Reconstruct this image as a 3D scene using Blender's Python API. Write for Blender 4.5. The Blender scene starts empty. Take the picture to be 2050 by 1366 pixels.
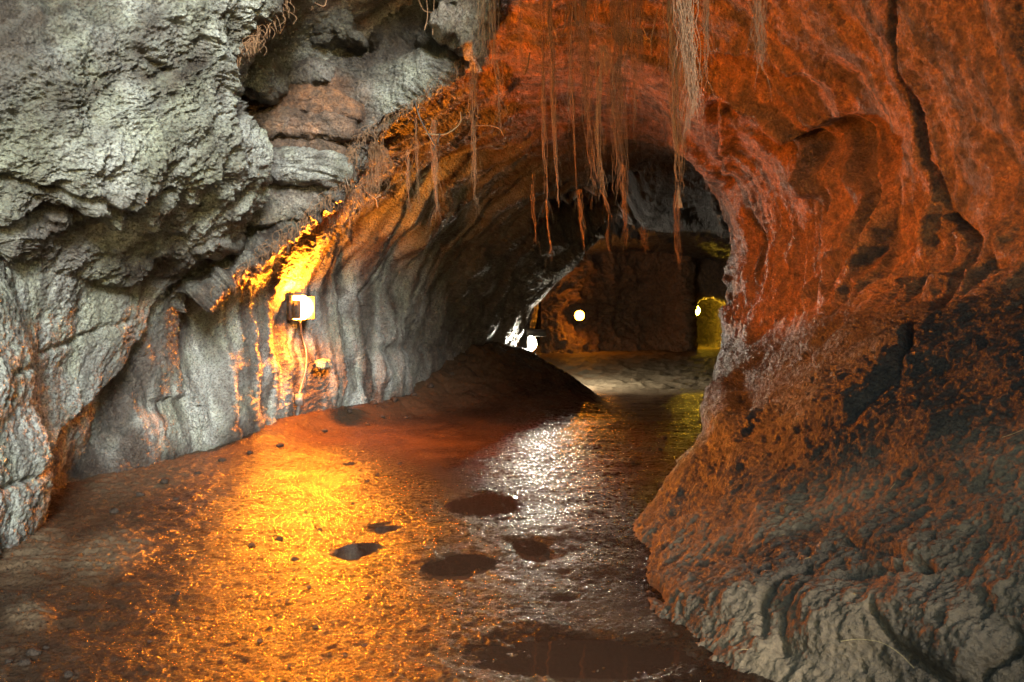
import bpy, math, random
import numpy as np
from mathutils import Vector, Matrix

random.seed(7)
RNG = np.random.default_rng(11)
SC = bpy.context.scene
COL = SC.collection
F = 1609.0            # focal length in photo pixels
CX, CY = 1025.0, 640.0  # principal column, horizon row
EYE = 1.6

# ------------------------------------------------------------------ helpers
def at(px, py, Y):
    """real-world point seen at a photo pixel, standing at distance Y"""
    return np.array([(px - CX) / F * Y, Y, EYE + (CY - py) / F * Y])

def pix(P):
    y = np.maximum(P[..., 1], 0.3)
    return CX + F * P[..., 0] / y, CY - F * (P[..., 2] - EYE) / y

_perm = np.random.default_rng(3).permutation(256).astype(np.int32)
_perm = np.concatenate([_perm, _perm, _perm])
_g = np.random.default_rng(5).normal(size=(256, 3)).astype(np.float32)
_g /= np.linalg.norm(_g, axis=1)[:, None]

def perlin(P):
    P = np.asarray(P, dtype=np.float32)
    sh = P.shape[:-1]
    P = P.reshape(-1, 3)
    out = np.empty(len(P), np.float32)
    CH = 250000
    for a in range(0, len(P), CH):
        p = P[a:a + CH]
        i = np.floor(p).astype(np.int32)
        f = p - i
        i &= 255
        u = f * f * f * (f * (f * 6 - 15) + 10)
        acc = 0
        for dx in (0, 1):
            wx = u[:, 0] if dx else 1 - u[:, 0]
            hx = _perm[i[:, 0] + dx]
            for dy in (0, 1):
                wy = u[:, 1] if dy else 1 - u[:, 1]
                hy = _perm[hx + i[:, 1] + dy]
                for dz in (0, 1):
                    wz = u[:, 2] if dz else 1 - u[:, 2]
                    g = _g[_perm[hy + i[:, 2] + dz] & 255]
                    d = g[:, 0] * (f[:, 0] - dx) + g[:, 1] * (f[:, 1] - dy) + g[:, 2] * (f[:, 2] - dz)
                    acc = acc + wx * wy * wz * d
        out[a:a + CH] = acc
    return (out * 1.5).reshape(sh)

def fbm(P, o=3, gain=.5):
    s, a, f = 0, 1.0, 1.0
    for k in range(o):
        s = s + a * perlin(P * f + 17.3 * k)
        a *= gain; f *= 2.03
    return s

def ridged(P, o=3, gain=.5):
    s, a, f = 0, 1.0, 1.0
    for k in range(o):
        s = s + a * (1 - 2.2 * np.abs(perlin(P * f + 31.7 * k)))
        a *= gain; f *= 2.03
    return s

def sstep(a, b, x):
    t = np.clip((x - a) / (b - a), 0, 1)
    return t * t * (3 - 2 * t)

def polydist(px, py, pts):
    """distance to a traced polyline and signed side (left of travel positive)"""
    best = np.full(px.shape, 1e9, np.float32); side = np.zeros(px.shape, np.float32)
    for (x0, y0), (x1, y1) in zip(pts[:-1], pts[1:]):
        dx, dy = x1 - x0, y1 - y0
        L = dx * dx + dy * dy
        t = np.clip(((px - x0) * dx + (py - y0) * dy) / L, 0, 1)
        ex, ey = px - x0 - t * dx, py - y0 - t * dy
        d = np.sqrt(ex * ex + ey * ey)
        m = d < best
        best = np.where(m, d, best)
        side = np.where(m, np.sign(dx * (py - y0) - dy * (px - x0)), side)
    return best, side

def blob(px, py, cx, cy, rx, ry, ang=0, soft=.5):
    c, s = math.cos(math.radians(ang)), math.sin(math.radians(ang))
    dx, dy = px - cx, py - cy
    u = (dx * c + dy * s) / rx; v = (-dx * s + dy * c) / ry
    return 1 - sstep(1 - soft, 1 + soft, np.sqrt(u * u + v * v))

def hermite(ts, V, t):
    """non-uniform Catmull-Rom: V[k] values at ts[k]; t 1-D array"""
    ts = np.asarray(ts, float); V = np.asarray(V, float)
    d = np.empty_like(V)
    dt = np.diff(ts)
    sl = np.diff(V, axis=0) / dt.reshape((-1,) + (1,) * (V.ndim - 1))
    d[0], d[-1] = sl[0], sl[-1]
    w = (dt[1:] / (dt[:-1] + dt[1:])).reshape((-1,) + (1,) * (V.ndim - 1))
    d[1:-1] = w * sl[:-1] + (1 - w) * sl[1:]
    k = np.clip(np.searchsorted(ts, t, side='right') - 1, 0, len(ts) - 2)
    h = dt[k]; x = (t - ts[k]) / h
    sh = (-1,) + (1,) * (V.ndim - 1)
    h = h.reshape(sh); x = x.reshape(sh)
    return ((2 * x**3 - 3 * x**2 + 1) * V[k] + (x**3 - 2 * x**2 + x) * h * d[k]
            + (-2 * x**3 + 3 * x**2) * V[k + 1] + (x**3 - x**2) * h * d[k + 1])

def gnormals(G):
    du = np.gradient(G, axis=0); dv = np.gradient(G, axis=1)
    n = np.cross(du, dv)
    n /= np.maximum(np.linalg.norm(n, axis=-1, keepdims=True), 1e-9)
    return n

def grid_faces(nr, nc, closed=False):
    i = np.arange(nr - 1)[:, None] * nc
    j = np.arange(nc - 1)[None, :]
    a = (i + j).ravel()
    return np.stack([a, a + 1, a + nc + 1, a + nc], axis=1)

def mesh_np(name, V, Fq, mat, parent=None, attrs=None, smooth=True):
    V = np.asarray(V, np.float32).reshape(-1, 3)
    Fq = np.asarray(Fq, np.int32)
    me = bpy.data.meshes.new(name)
    k = Fq.shape[1]
    me.vertices.add(len(V)); me.vertices.foreach_set('co', V.ravel())
    me.loops.add(Fq.size); me.loops.foreach_set('vertex_index', Fq.ravel())
    me.polygons.add(len(Fq))
    me.polygons.foreach_set('loop_start', np.arange(0, Fq.size, k, dtype=np.int32))
    me.update(calc_edges=True)
    if smooth:
        me.polygons.foreach_set('use_smooth', np.ones(len(Fq), bool))
    for an, av in (attrs or {}).items():
        at_ = me.attributes.new(an, 'FLOAT', 'POINT')
        at_.data.foreach_set('value', np.asarray(av, np.float32).ravel())
    me.materials.append(mat)
    o = bpy.data.objects.new(name, me); COL.objects.link(o)
    if parent: o.parent = parent
    return o

def submesh(name, V, Fq, keep, mat, attrs=None, kind='structure'):
    """keep: face mask; drops unused vertices"""
    f = Fq[keep]
    used = np.zeros(len(V), bool); used[f.ravel()] = True
    idx = np.cumsum(used) - 1
    o = mesh_np(name, V[used], idx[f], mat, attrs={k: np.asarray(v).ravel()[used] for k, v in (attrs or {}).items()})
    if kind: o['kind'] = kind
    return o

def tag(o, label, cat, group=None):
    o['label'] = label; o['category'] = cat
    if group: o['group'] = group
    return o

def empty(name, loc, label, cat, group=None):
    o = bpy.data.objects.new(name, None); COL.objects.link(o)
    o.location = [float(c) for c in loc]
    return tag(o, label, cat, group)

# ------------------------------------------------------------------ materials
class NT:
    def __init__(s, name):
        s.m = bpy.data.materials.new(name); s.m.use_nodes = True
        s.t = s.m.node_tree; s.t.nodes.clear()
        s.out = s.n('ShaderNodeOutputMaterial'); s.b = s.n('ShaderNodeBsdfPrincipled')
        s.l(s.b.outputs[0], s.out.inputs[0])
        s.co = s.n('ShaderNodeTexCoord').outputs['Object']
    def n(s, t, **k):
        nd = s.t.nodes.new(t)
        for a, v in k.items(): setattr(nd, a, v)
        return nd
    def l(s, a, b): s.t.links.new(a, b)
    def put(s, v, sock):
        if isinstance(v, bpy.types.NodeSocket): s.l(v, sock)
        else: sock.default_value = v
    def noise(s, scale, detail=3, rough=.55, co=None, dist=0, stretch=None):
        c = co or s.co
        if stretch:
            mp = s.n('ShaderNodeMapping'); mp.inputs['Scale'].default_value = stretch
            s.l(c, mp.inputs['Vector']); c = mp.outputs[0]
        nd = s.n('ShaderNodeTexNoise')
        nd.inputs['Scale'].default_value = scale; nd.inputs['Detail'].default_value = detail
        nd.inputs['Roughness'].default_value = rough; nd.inputs['Distortion'].default_value = dist
        s.l(c, nd.inputs['Vector'])
        return nd.outputs['Fac']
    def voro(s, scale, feature='F1', co=None):
        nd = s.n('ShaderNodeTexVoronoi', feature=feature)
        nd.inputs['Scale'].default_value = scale
        s.l(co or s.co, nd.inputs['Vector'])
        return nd.outputs['Distance']
    def ramp(s, v, a, b, lo=0., hi=1.):
        nd = s.n('ShaderNodeMapRange'); nd.interpolation_type = 'SMOOTHSTEP'
        s.l(v, nd.inputs[0])
        for i, x in zip((1, 2, 3, 4), (a, b, lo, hi)): nd.inputs[i].default_value = x
        return nd.outputs[0]
    def mul(s, a, b, op='MULTIPLY'):
        nd = s.n('ShaderNodeMath', operation=op)
        s.put(a, nd.inputs[0]); s.put(b, nd.inputs[1])
        return nd.outputs[0]
    def mix(s, f, a, b):
        nd = s.n('ShaderNodeMix', data_type='RGBA')
        s.put(f, nd.inputs[0])
        for v, i in ((a, 6), (b, 7)):
            if isinstance(v, tuple): nd.inputs[i].default_value = v + (1,)
            else: s.l(v, nd.inputs[i])
        return nd.outputs[2]
    def attr(s, name):
        nd = s.n('ShaderNodeAttribute'); nd.attribute_name = name
        return nd.outputs['Fac']
    def bump(s, h, dist, strength=1., prev=None):
        nd = s.n('ShaderNodeBump')
        s.put(strength, nd.inputs['Strength']); nd.inputs['Distance'].default_value = dist
        s.l(h, nd.inputs['Height'])
        if prev is not None: s.l(prev, nd.inputs['Normal'])
        return nd.outputs[0]

def make_rock():
    s = NT('basalt')
    n1 = s.noise(1.7, 5, .6); n2 = s.noise(9, 5, .65); n3 = s.noise(45, 4, .6)
    base = s.mix(s.ramp(n2, .35, .7), (.026, .021, .018), (.085, .068, .055))
    base = s.mix(s.mul(s.ramp(n1, .45, .65), .6), base, (.06, .04, .028))
    pale = s.mul(s.attr('pale'), s.ramp(n3, .30, .58, .18, 1.))
    palec = s.mix(s.ramp(n1, .35, .6), (.38, .42, .34), (.48, .52, .50))
    base = s.mix(pale, base, palec)
    rust = s.mul(s.attr('rust'), s.ramp(n2, .3, .65, .35, 1.))
    base = s.mix(rust, base, s.mix(s.ramp(n3, .35, .65), (.30, .105, .028), (.64, .26, .075)))
    grey = s.mul(s.attr('grey'), s.ramp(n3, .3, .6, .5, 1.))
    base = s.mix(grey, base, (.175, .128, .080))
    base = s.mix(s.mul(s.attr('painted_shade'), .85), base, (.016, .013, .012))  # shade painted into the base colour of bank and arch ceiling
    s.l(base, s.b.inputs['Base Color'])
    s.l(s.mul(s.ramp(n2, .3, .7, .58, .34), s.mul(s.attr('grey'), .28), 'ADD'), s.b.inputs['Roughness'])
    s.l(s.mul(s.mul(s.mul(s.attr('grey'), -.32), .45, 'ADD'), s.mul(s.attr('rust'), .2), 'ADD'), s.b.inputs['Specular IOR Level'])
    gs = s.mul(s.mul(s.attr('grey'), -.68), 1., 'ADD')
    b = s.bump(s.noise(16, 5, .7, dist=.8), .055, gs)
    b = s.bump(s.voro(34), .03, gs, b)
    b = s.bump(s.noise(75, 4, .7), .03, gs, b)
    s.l(b, s.b.inputs['Normal'])
    return s.m

def make_mud():
    s = NT('wet_mud')
    n1 = s.noise(1.3, 5, .6); n2 = s.noise(14, 5, .65); n3 = s.noise(55, 4, .7)
    base = s.mix(s.ramp(n1, .35, .65), (.016, .008, .0045), (.036, .019, .010))
    base = s.mix(s.ramp(n2, .5, .75), base, (.046, .033, .023))
    dry = s.attr('dry')
    base = s.mix(dry, base, (.15, .115, .075))
    base = s.mix(s.ramp(n3, .52, .66), base, (.012, .008, .006))
    s.l(base, s.b.inputs['Base Color'])
    wet = s.mul(s.ramp(n3, .40, .62), s.ramp(n2, .38, .62, .45, 1.))
    r = s.mul(s.mul(wet, .30), .13, 'ADD')
    s.l(s.mul(r, s.mul(dry, .45), 'ADD'), s.b.inputs['Roughness'])
    s.l(s.mul(s.mul(s.ramp(n3, .42, .64, .17, .02), s.ramp(n1, .36, .6, 1., .45)), s.mul(s.mul(dry, -.8), 1., 'ADD')), s.b.inputs['Specular IOR Level'])
    b = s.bump(s.mul(s.noise(20, 5, .68), s.ramp(s.noise(2.2, 3, .6), .35, .65, .45, 1.)), .0105, .9)
    b = s.bump(n3, .007, 1., b)
    s.l(b, s.b.inputs['Normal'])
    return s.m

def simple(name, col, rough=.5, metal=0, nscale=30, var=.35, bump=.002):
    s = NT(name)
    n = s.noise(nscale, 4)
    s.l(s.mix(s.ramp(n, .3, .7), tuple(c * (1 - var) for c in col), tuple(min(1, c * (1 + var)) for c in col)), s.b.inputs['Base Color'])
    s.b.inputs['Roughness'].default_value = rough; s.b.inputs['Metallic'].default_value = metal
    s.l(s.bump(n, bump, .6), s.b.inputs['Normal'])
    return s.m

def emit(name, col, k):
    s = NT(name)
    s.b.inputs['Base Color'].default_value = (.8, .8, .8, 1)
    s.b.inputs['Emission Color'].default_value = col + (1,)
    s.b.inputs['Emission Strength'].default_value = k
    return s.m

ROCK = make_rock(); MUD = make_mud()
ORANGE = (1.0, .238, .010); YELLOW = (1.0, .62, .03); WHITE = (1.0, .93, .74)
GLASS_ORANGE = emit('orange_lamp_glass', ORANGE, 2900)
GLASS_FAR = emit('amber_lamp_glass', (1., .30, .012), 75)
GLASS_YELLOW = emit('yellow_lamp_glass', YELLOW, 95)
GLASS_WHITE = emit('white_lamp_glass', WHITE, 600)
METAL = simple('grey_painted_metal', (.13, .12, .11), .5, .3)
DARKMETAL = simple('dark_metal', (.06, .055, .05), .5, .4)
ROOT = simple('root_fibre', (.17, .095, .048), .75, 0, 60, .5, .001)
ROOTP = simple('pale_root', (.19, .13, .07), .7, 0, 60, .4, .001)
STRAW = simple('dry_straw', (.30, .22, .10), .7, 0, 60, .3, .001)
PEBBLE = simple('pebble_stone', (.024, .018, .014), .8, 0, 3, .5, .03)
PEBBLE.node_tree.nodes['Principled BSDF'].inputs['Specular IOR Level'].default_value = .12
def make_water():
    s = NT('puddle_water')
    s.b.inputs['Base Color'].default_value = (.032, .018, .011, 1)
    s.b.inputs['Roughness'].default_value = .025
    s.l(s.bump(s.noise(5, 2), .004, .25), s.b.inputs['Normal'])
    return s.m
WATER = make_water()

# ------------------------------------------------------------------ main tube
# profile of 18 points (X, Z): left base > left wall > ceiling > right wall > ledge > bench > floor
ST = {
 -3: [(-3.4,-.3),(-3.6,.6),(-3.8,1.5),(-3.9,2.4),(-3.9,3.4),(-3.6,4.6),(-2,5.6),(0,5.9),(2,5.6),(3.4,4.9),(3.9,3.9),(4.0,3),(3.9,2.3),(3.8,2.0),(3.2,1.6),(2.7,1.1),(2.2,.5),(1.9,-.12)],
 3: [(-3.2,-.3),(-3.4,.6),(-3.7,1.5),(-3.9,2.4),(-3.9,3.4),(-3.6,4.6),(-2,5.6),(0,5.9),(2,5.6),(3.1,4.9),(3.7,3.9),(3.85,3),(3.85,2.3),(3.8,2.0),(3.2,1.6),(2.6,1.12),(2.1,.58),(1.6,-.12)],
 3.6: [(-3.2,-.3),(-3.4,.6),(-3.7,1.5),(-3.95,2.4),(-4.0,3.4),(-3.7,4.6),(-2.1,5.6),(0,5.9),(2,5.6),(3.0,4.9),(3.6,3.9),(3.8,3),(3.8,2.3),(3.75,2.0),(3.15,1.6),(2.45,1.05),(1.8,.48),(1.15,-.08)],
 4.3: [(-3.2,-.3),(-3.35,.6),(-3.55,1.5),(-3.75,2.4),(-4.1,3.4),(-3.7,4.5),(-2.1,5.5),(0,5.8),(1.9,5.5),(2.95,4.8),(3.55,3.8),(3.7,2.9),(3.65,2.25),(3.6,1.92),(3.0,1.55),(2.25,1.05),(1.45,.40),(.72,-.08)],
 5.5: [(-3.4,-.3),(-3.45,.6),(-3.62,1.5),(-3.82,2.4),(-4.2,3.4),(-3.8,4.5),(-2.2,5.5),(0,5.8),(1.8,5.5),(2.9,4.8),(3.5,3.8),(3.62,2.9),(3.55,2.2),(3.45,1.84),(2.75,1.42),(1.95,.92),(1.2,.36),(.62,-.08)],
 7: [(-3.85,-.3),(-3.85,.6),(-3.86,1.5),(-3.9,2.4),(-4.0,3.4),(-3.4,4.5),(-2,5.4),(0,5.6),(1.6,5.4),(2.8,4.75),(3.5,3.8),(3.72,2.9),(3.65,2.2),(3.55,1.82),(2.9,1.32),(2.2,.80),(1.55,.30),(1.1,-.08)],
 9: [(-3.84,-.3),(-3.85,.6),(-3.75,1.5),(-3.6,2.4),(-3.2,3.4),(-2.5,4.4),(-1.2,5.1),(.3,5.3),(1.6,5.2),(2.7,4.6),(3.4,3.8),(3.72,2.9),(3.62,2.1),(3.45,1.76),(3.05,1.25),(2.6,.72),(2.25,.28),(1.85,-.08)],
 11.3: [(-3.0,-.3),(-3.05,.6),(-3.08,1.5),(-2.9,2.4),(-2.35,3.4),(-1.5,4.3),(-.4,4.85),(.8,5.0),(1.8,4.85),(2.7,4.4),(3.3,3.7),(3.6,2.8),(3.55,2.0),(3.42,1.6),(3.15,1.05),(2.95,.6),(2.8,.25),(2.65,-.12)],
 13: [(-2.3,-.3),(-2.35,.6),(-2.4,1.5),(-2.2,2.4),(-1.6,3.4),(-.8,4.2),(.3,4.7),(1.3,4.85),(2.2,4.75),(2.9,4.4),(3.42,3.8),(3.66,2.9),(3.66,2.0),(3.5,1.6),(3.36,1.2),(3.26,.8),(3.2,.4),(3.15,-.08)],
 15: [(-1.3,-.3),(-1.35,.6),(-1.35,1.5),(-1.05,2.4),(-.4,3.3),(.4,4.0),(1.2,4.4),(2.0,4.55),(2.8,4.5),(3.7,4.3),(4.5,3.8),(4.8,2.9),(4.8,2.0),(4.7,1.6),(4.6,1.2),(4.5,.8),(4.4,.4),(4.3,-.12)],
 16.5: [(-.4,-.3),(-.45,.6),(-.4,1.3),(.05,2.1),(.6,2.85),(1.2,3.4),(1.9,3.8),(2.6,4.0),(3.4,4.05),(4.3,3.9),(5.2,3.4),(5.6,2.7),(5.6,2.0),(5.5,1.6),(5.4,1.2),(5.3,.8),(5.2,.4),(5.1,-.12)],
 17.6: [(.10,-.3),(.10,.5),(.15,1.1),(.72,1.95),(1.2,2.6),(1.7,3.05),(2.2,3.4),(2.9,3.6),(3.7,3.65),(4.7,3.6),(5.8,3.2),(6.4,2.6),(6.5,2.0),(6.4,1.6),(6.3,1.2),(6.2,.8),(6.1,.4),(6.0,-.12)],
 18.8: [(-.9,-.3),(-.9,.5),(-.7,1.3),(-.2,2.4),(.3,3.4),(1.2,4.0),(2.2,4.3),(3.2,4.4),(4.2,4.4),(5.4,4.3),(6.6,3.8),(7.2,2.9),(7.3,2),(7.2,1.6),(7.1,1.2),(7,.8),(6.9,.4),(6.8,-.12)],
 24: [(.6,-.3),(.6,.5),(.6,1.5),(.8,2.5),(1.3,3.3),(2.,3.8),(3,4.0),(4,4.1),(5,4.1),(6.4,4),(7.8,3.5),(8.5,2.8),(8.5,2),(8.4,1.6),(8.3,1.2),(8.2,.8),(8.1,.4),(8,-.12)],
 31: [(.6,-.3),(.6,.5),(.6,1.5),(.8,2.5),(1.3,3.3),(2.,3.8),(3,4.0),(4,4.1),(5,4.1),(7,4),(9,3.5),(9.8,2.8),(9.8,2),(9.7,1.6),(9.6,1.2),(9.5,.8),(9.4,.4),(9.3,-.12)],
 38: [(.6,-.3),(.6,.5),(.6,1.5),(.8,2.5),(1.3,3.3),(2.,3.8),(3,4.0),(4,4.1),(5,4.1),(7,4),(9.5,3.5),(11.8,2.8),(11.8,2),(11.7,1.6),(11.6,1.2),(11.5,.8),(11.4,.4),(11.3,-.12)],
}
ys = sorted(ST)
CT = np.array([ST[y] for y in ys], float)          # S,K,2
Yr = np.concatenate([np.linspace(-3, 2.6, 40), np.geomspace(2.62, 19.2, 820), np.geomspace(19.25, 38, 110)])
CR = hermite(ys, CT, Yr)                            # rows,K,2
tk = np.arange(18.)
dens = np.array([60,75,80,85,90,85,80,70,75,75,75,70,45,60,75,75,60], int)
t = np.concatenate([k + np.arange(n) / n for k, n in enumerate(dens)] + [[17.]])
G2 = np.moveaxis(hermite(tk, np.moveaxis(CR, 1, 0), t), 0, 1)   # rows,cols,2
NR, NC = len(Yr), len(t)
G = np.stack([G2[..., 0], np.repeat(Yr[:, None], NC, 1), G2[..., 1]], -1)
T = np.repeat(t[None, :], NR, 0)
# slant the cross-sections a little so flow bands are not planar
G[..., 1] += .35 * fbm(G * .35, 2) * sstep(1.0, 4, G[..., 1])
N = gnormals(G)
# make normals face the inside of the tube
c0 = np.stack([G[..., 0].mean(1), Yr, np.full(NR, 2.)], -1)[:, None, :]
sg = np.sign(((c0 - G) * N).sum(-1).mean()); N = N * sg
px, py = pix(G)
isleft = sstep(6.5, 5.0, T); isright = sstep(8.5, 9.5, T) * sstep(13.6, 12.9, T); isbench = sstep(13.2, 14.0, T)
isceil = 1 - np.maximum(np.maximum(isleft, isright), isbench)
warp = fbm(G * 1.1, 2)
d = .20 * fbm(G * .55, 3)
# vertical drip / flow bands that follow the cross-section
band = np.stack([G[..., 1] * 3.1 + .8 * warp, T * .55, G[..., 0] * .25], -1)
bn = perlin(band) + .5 * perlin(band * np.array([2.3, 1.2, 2.]) + 9)
ampb = .095 * (isleft * sstep(9.5, 10.5, G[..., 1]) + .35 * isleft + 1.0 * isright * sstep(3.4, 2.4, G[..., 2]) + .7 * isright + .35 * isceil)
d += ampb * bn * (1 - isright) + isright * ampb * (1.1 * (.5 - 2.0 * np.abs(perlin(band * np.array([.8, 1, 1]) + 3))) + .6 * bn)
d += .030 * fbm(G * 2.1 + 3, 3)
d += .015 * ridged(G * 8.5 + warp[..., None], 3)
d += .010 * ridged(G * 24, 2) + isleft * .012 * ridged(G * 14 + 5, 2)
# bench: lumpy soil
d += isbench * (.05 * fbm(G * 1.6, 2) + .008 * fbm(G * 6, 2) + .007 * fbm(G * 13 + 2, 2) + .008 * ridged(G * 32, 2) + .006 * fbm(G * 60, 2))
G0 = G
def step_line(pts, depth, reach, soft=10, side_pos=1):
    """rock stands proud of a traced edge: the far side drops back by depth, fading over reach px"""
    dist, sd = polydist(px, py, pts)
    sdist = dist * sd * side_pos
    return -depth * sstep(-soft, soft, sdist) * (1 - sstep(reach * .3, reach, sdist)) + .0
def groove(pts, depth, w):
    dist, _ = polydist(px, py, pts)
    return -depth * np.exp(-(dist / w) ** 2)
front = (G[..., 1] > 2)
lm = front * (T < 7); rm = front * (T > 8.5)
# left wall: pale flow curtains standing proud of dark hollows
d += lm * step_line([(352, 500), (322, 590), (292, 690), (205, 800), (142, 870), (112, 950), (110, 1050)], .22, 190, 12, -1)
d += lm * step_line([(318, 640), (300, 720), (285, 860), (240, 960)], .20, 80, 9, 1) * .6
d += lm * step_line([(395, 640), (385, 740), (395, 795), (330, 800), (318, 720)], .10, 60, 8, -1)
for pts, dp, w in [([(130,385),(60,372),(0,350)],.06,8), ([(0,760),(120,700),(250,640)],.05,7), ([(0,980),(60,955),(120,900)],.05,5),
                   ([(738,640),(745,760),(775,830)],.09,12), ([(700,700),(735,800)],.05,9), ([(690,560),(700,480),(760,440),(840,380),(930,300)],.10,16),
                   ([(815,640),(820,750),(850,810)],.07,10), ([(430,640),(440,760),(425,850)],.10,14), ([(480,760),(470,850)],.08,12),
                   ([(905,600),(915,690)],.09,10), ([(940,560),(950,680)],.06,9), ([(740,700),(840,695),(960,700)],.07,10)]:
    d += lm * groove(pts, dp, w)
# right wall: the long vertical crack, the hollow under the lip and a ledge line
CRACK = [(1800,-60),(1812,60),(1828,130),(1850,230),(1857,320),(1884,372),(1886,420),(1922,470),(1924,560),(1888,630),(1850,690),(1834,722)]
cd, cs = polydist(px, py, CRACK)
d += rm * (-.13 * np.exp(-(cd / 6) ** 2) + .035 * sstep(-8, 8, cd * cs) * np.exp(-(cd / 70) ** 2))
d += rm * groove([(1834,722),(1780,732),(1700,750),(1640,765)], .08, 6)
d += rm * groove([(1600,860),(1700,840),(1800,775),(1840,720)], .06, 9)
d += rm * (-.12) * blob(px, py, 1690, 300, 75, 40, 20)
d += rm * (-.06) * blob(px, py, 1760, 370, 30, 80, 0)
d += rm * step_line([(1625,262),(1680,240),(1740,255)], .16, 90, 8, 1)
d += rm * .15 * blob(px, py, 1455, 830, 36, 55, 0, .4) * (G[..., 1] < 13)
# arch ribs where the ceiling flows down into the right wall
for pts, dp, w in [([(1385,130),(1500,165),(1590,260),(1640,380)],-.24,14),([(1350,260),(1400,275),(1440,330),(1455,440)],-.22,14),
                   ([(1400,90),(1520,75),(1600,130)],-.14,12),([(1465,180),(1478,260),(1470,330)],-.18,12),([(1420,150),(1540,215),(1610,330)],.17,12),
                   ([(1440,200),(1460,290),(1462,360)],.16,11),([(850,235),(930,190),(1010,170)],-.2,20),([(1500,120),(1600,190),(1680,330),(1700,420)],-.05,14),([(1560,150),(1650,240),(1720,380)],.04,12),([(1480,330),(1500,430),(1485,560)],-.08,16),([(1520,470),(1530,560),(1500,640)],.07,12),([(1600,470),(1620,560),(1580,620)],.05,12),([(1780,480),(1770,560),(1720,610)],.04,14)]:
    d += front * (T > 6) * groove(pts, dp, w)
d += front * (T > 6.5) * (T < 11) * sstep(13, 14, G[..., 1]) * .07 * ridged(np.stack([G[..., 0] * .6, G[..., 1] * 1.6, G[..., 2] * 2.4], -1), 3)
# black hollows in the far arch
d += front * (T > 4) * (T < 10) * (G[..., 1] > 13) * (-.9 * blob(px + 22 * fbm(G * 3, 2), py + 22 * fbm(G * 3 + 9, 2), 1245, 412, 38, 55, 8, .6) - .7 * blob(px + 22 * fbm(G * 3, 2), py + 20 * fbm(G * 3 + 9, 2), 1150, 435, 66, 38, -8, .6))
# lower right: cut the soil bank into lobes
for pts, dp, w in [([(1540,1290),(1545,1230),(1580,1180),(1625,1150)],.045,9),([(1575,1320),(1590,1260),(1640,1190),(1760,1160),(1880,1170)],.04,10),
                   ([(1780,1262),(1815,1310),(1900,1370),(1960,1400)],.06,9),([(1700,1090),(1790,1120),(1890,1172)],.035,9),
                   ([(1240,1130),(1300,1165),(1330,1200)],.05,10),([(1990,1366),(2050,1320)],.06,9),([(1260,1060),(1330,1010),(1400,960)],.06,18),
                   ([(1340,900),(1390,850),(1415,800)],.05,12)]:
    d += rm * (T > 13) * groove(pts, dp, w)
d += rm * (T > 13) * (.10 * blob(px, py, 1900, 1290, 120, 70, 25, .6) + .08 * blob(px, py, 1690, 1260, 90, 60, 0, .6) + .06 * blob(px, py, 1420, 1180, 100, 60, 10, .6))
G = G + N * d[..., None]
px, py = pix(G)
wn = fbm(G * 1.3 + 40, 3); wn2 = fbm(G * 5 + 11, 3)
# mineral film / stain masks (follow drip bands)
strk = perlin(np.stack([G[..., 1] * 7, T * .5, G[..., 0]], -1)) + .5 * perlin(np.stack([G[..., 1] * 19, T * .9, G[..., 0]], -1))
pale = isleft * np.clip(.72 - .38 * sstep(9, 11.5, G[..., 1]) + .8 * strk + .35 * wn, 0, 1) * sstep(16, 12.5, G[..., 1])
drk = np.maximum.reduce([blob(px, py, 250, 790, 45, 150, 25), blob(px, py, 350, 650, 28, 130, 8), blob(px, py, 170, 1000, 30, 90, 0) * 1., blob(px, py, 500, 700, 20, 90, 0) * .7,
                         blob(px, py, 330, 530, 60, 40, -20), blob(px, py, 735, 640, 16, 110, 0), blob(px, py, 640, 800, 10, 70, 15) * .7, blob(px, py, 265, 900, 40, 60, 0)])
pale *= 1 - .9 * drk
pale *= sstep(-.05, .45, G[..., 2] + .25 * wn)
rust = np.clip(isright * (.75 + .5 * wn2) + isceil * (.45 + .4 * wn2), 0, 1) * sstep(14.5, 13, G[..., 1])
rust = np.maximum(rust, isbench * sstep(15.6, 14.6, T) * np.clip(wn * 1.2 - .3, 0, .05))
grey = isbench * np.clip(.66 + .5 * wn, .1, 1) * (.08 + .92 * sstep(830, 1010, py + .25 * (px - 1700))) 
bq = perlin(band * np.array([1.9, .7, .6]) + 21) + .6 * perlin(np.stack([G[..., 1] * 13 + warp, T * .7, G[..., 0] * .5], -1))
rust *= 1 - np.maximum(isright, isceil) * .80 * sstep(.05, -.5, bq + .15 * wn2)
rust *= 1 - .75 * np.clip(wn2 * 1.8 - .25, 0, 1) * isright
MV = G.reshape(-1, 3); MF = grid_faces(NR, NC)
fy = G[:-1, :-1, 1].ravel(); fz = G[:-1, :-1, 2].ravel(); ft = T[:-1, :-1].ravel()
fx = G[:-1, :-1, 0].ravel()
ylim = 6.2 - 4.2 * sstep(.2, 1.6, fx)
openm = ((fz > 4.05) & (fy < ylim)) | ((ft > 5) & (ft < 9.4) & (fy < ylim)) | ((ft > 2.6) & (ft < 7) & (fy < 5.6))
painted_shade = sstep(13.1, 13.7, T) * (1 - sstep(830, 1000, py + .25 * (px - 1700) + 60 * wn)) * np.clip(.8 + .5 * wn2, 0, 1)  # upper bank painted darker, as if the orange lamp did not reach it
painted_shade = np.maximum(painted_shade, .55 * isbench * (1 - grey))  # rest of the bank darkened too, to hold back the orange light
painted_shade = np.maximum(painted_shade, 1.1 * sstep(13.6, 14.8, G[..., 1]) * sstep(6, 7, T) * sstep(12.5, 11.5, T))  # far arch ceiling painted dark in place of shade from the white lamp
MA = dict(pale=pale, rust=rust, grey=grey, painted_shade=painted_shade)
submesh('cave_wall_left', MV, MF, (ft < 5.5) & ~openm, ROCK, MA)
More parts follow.
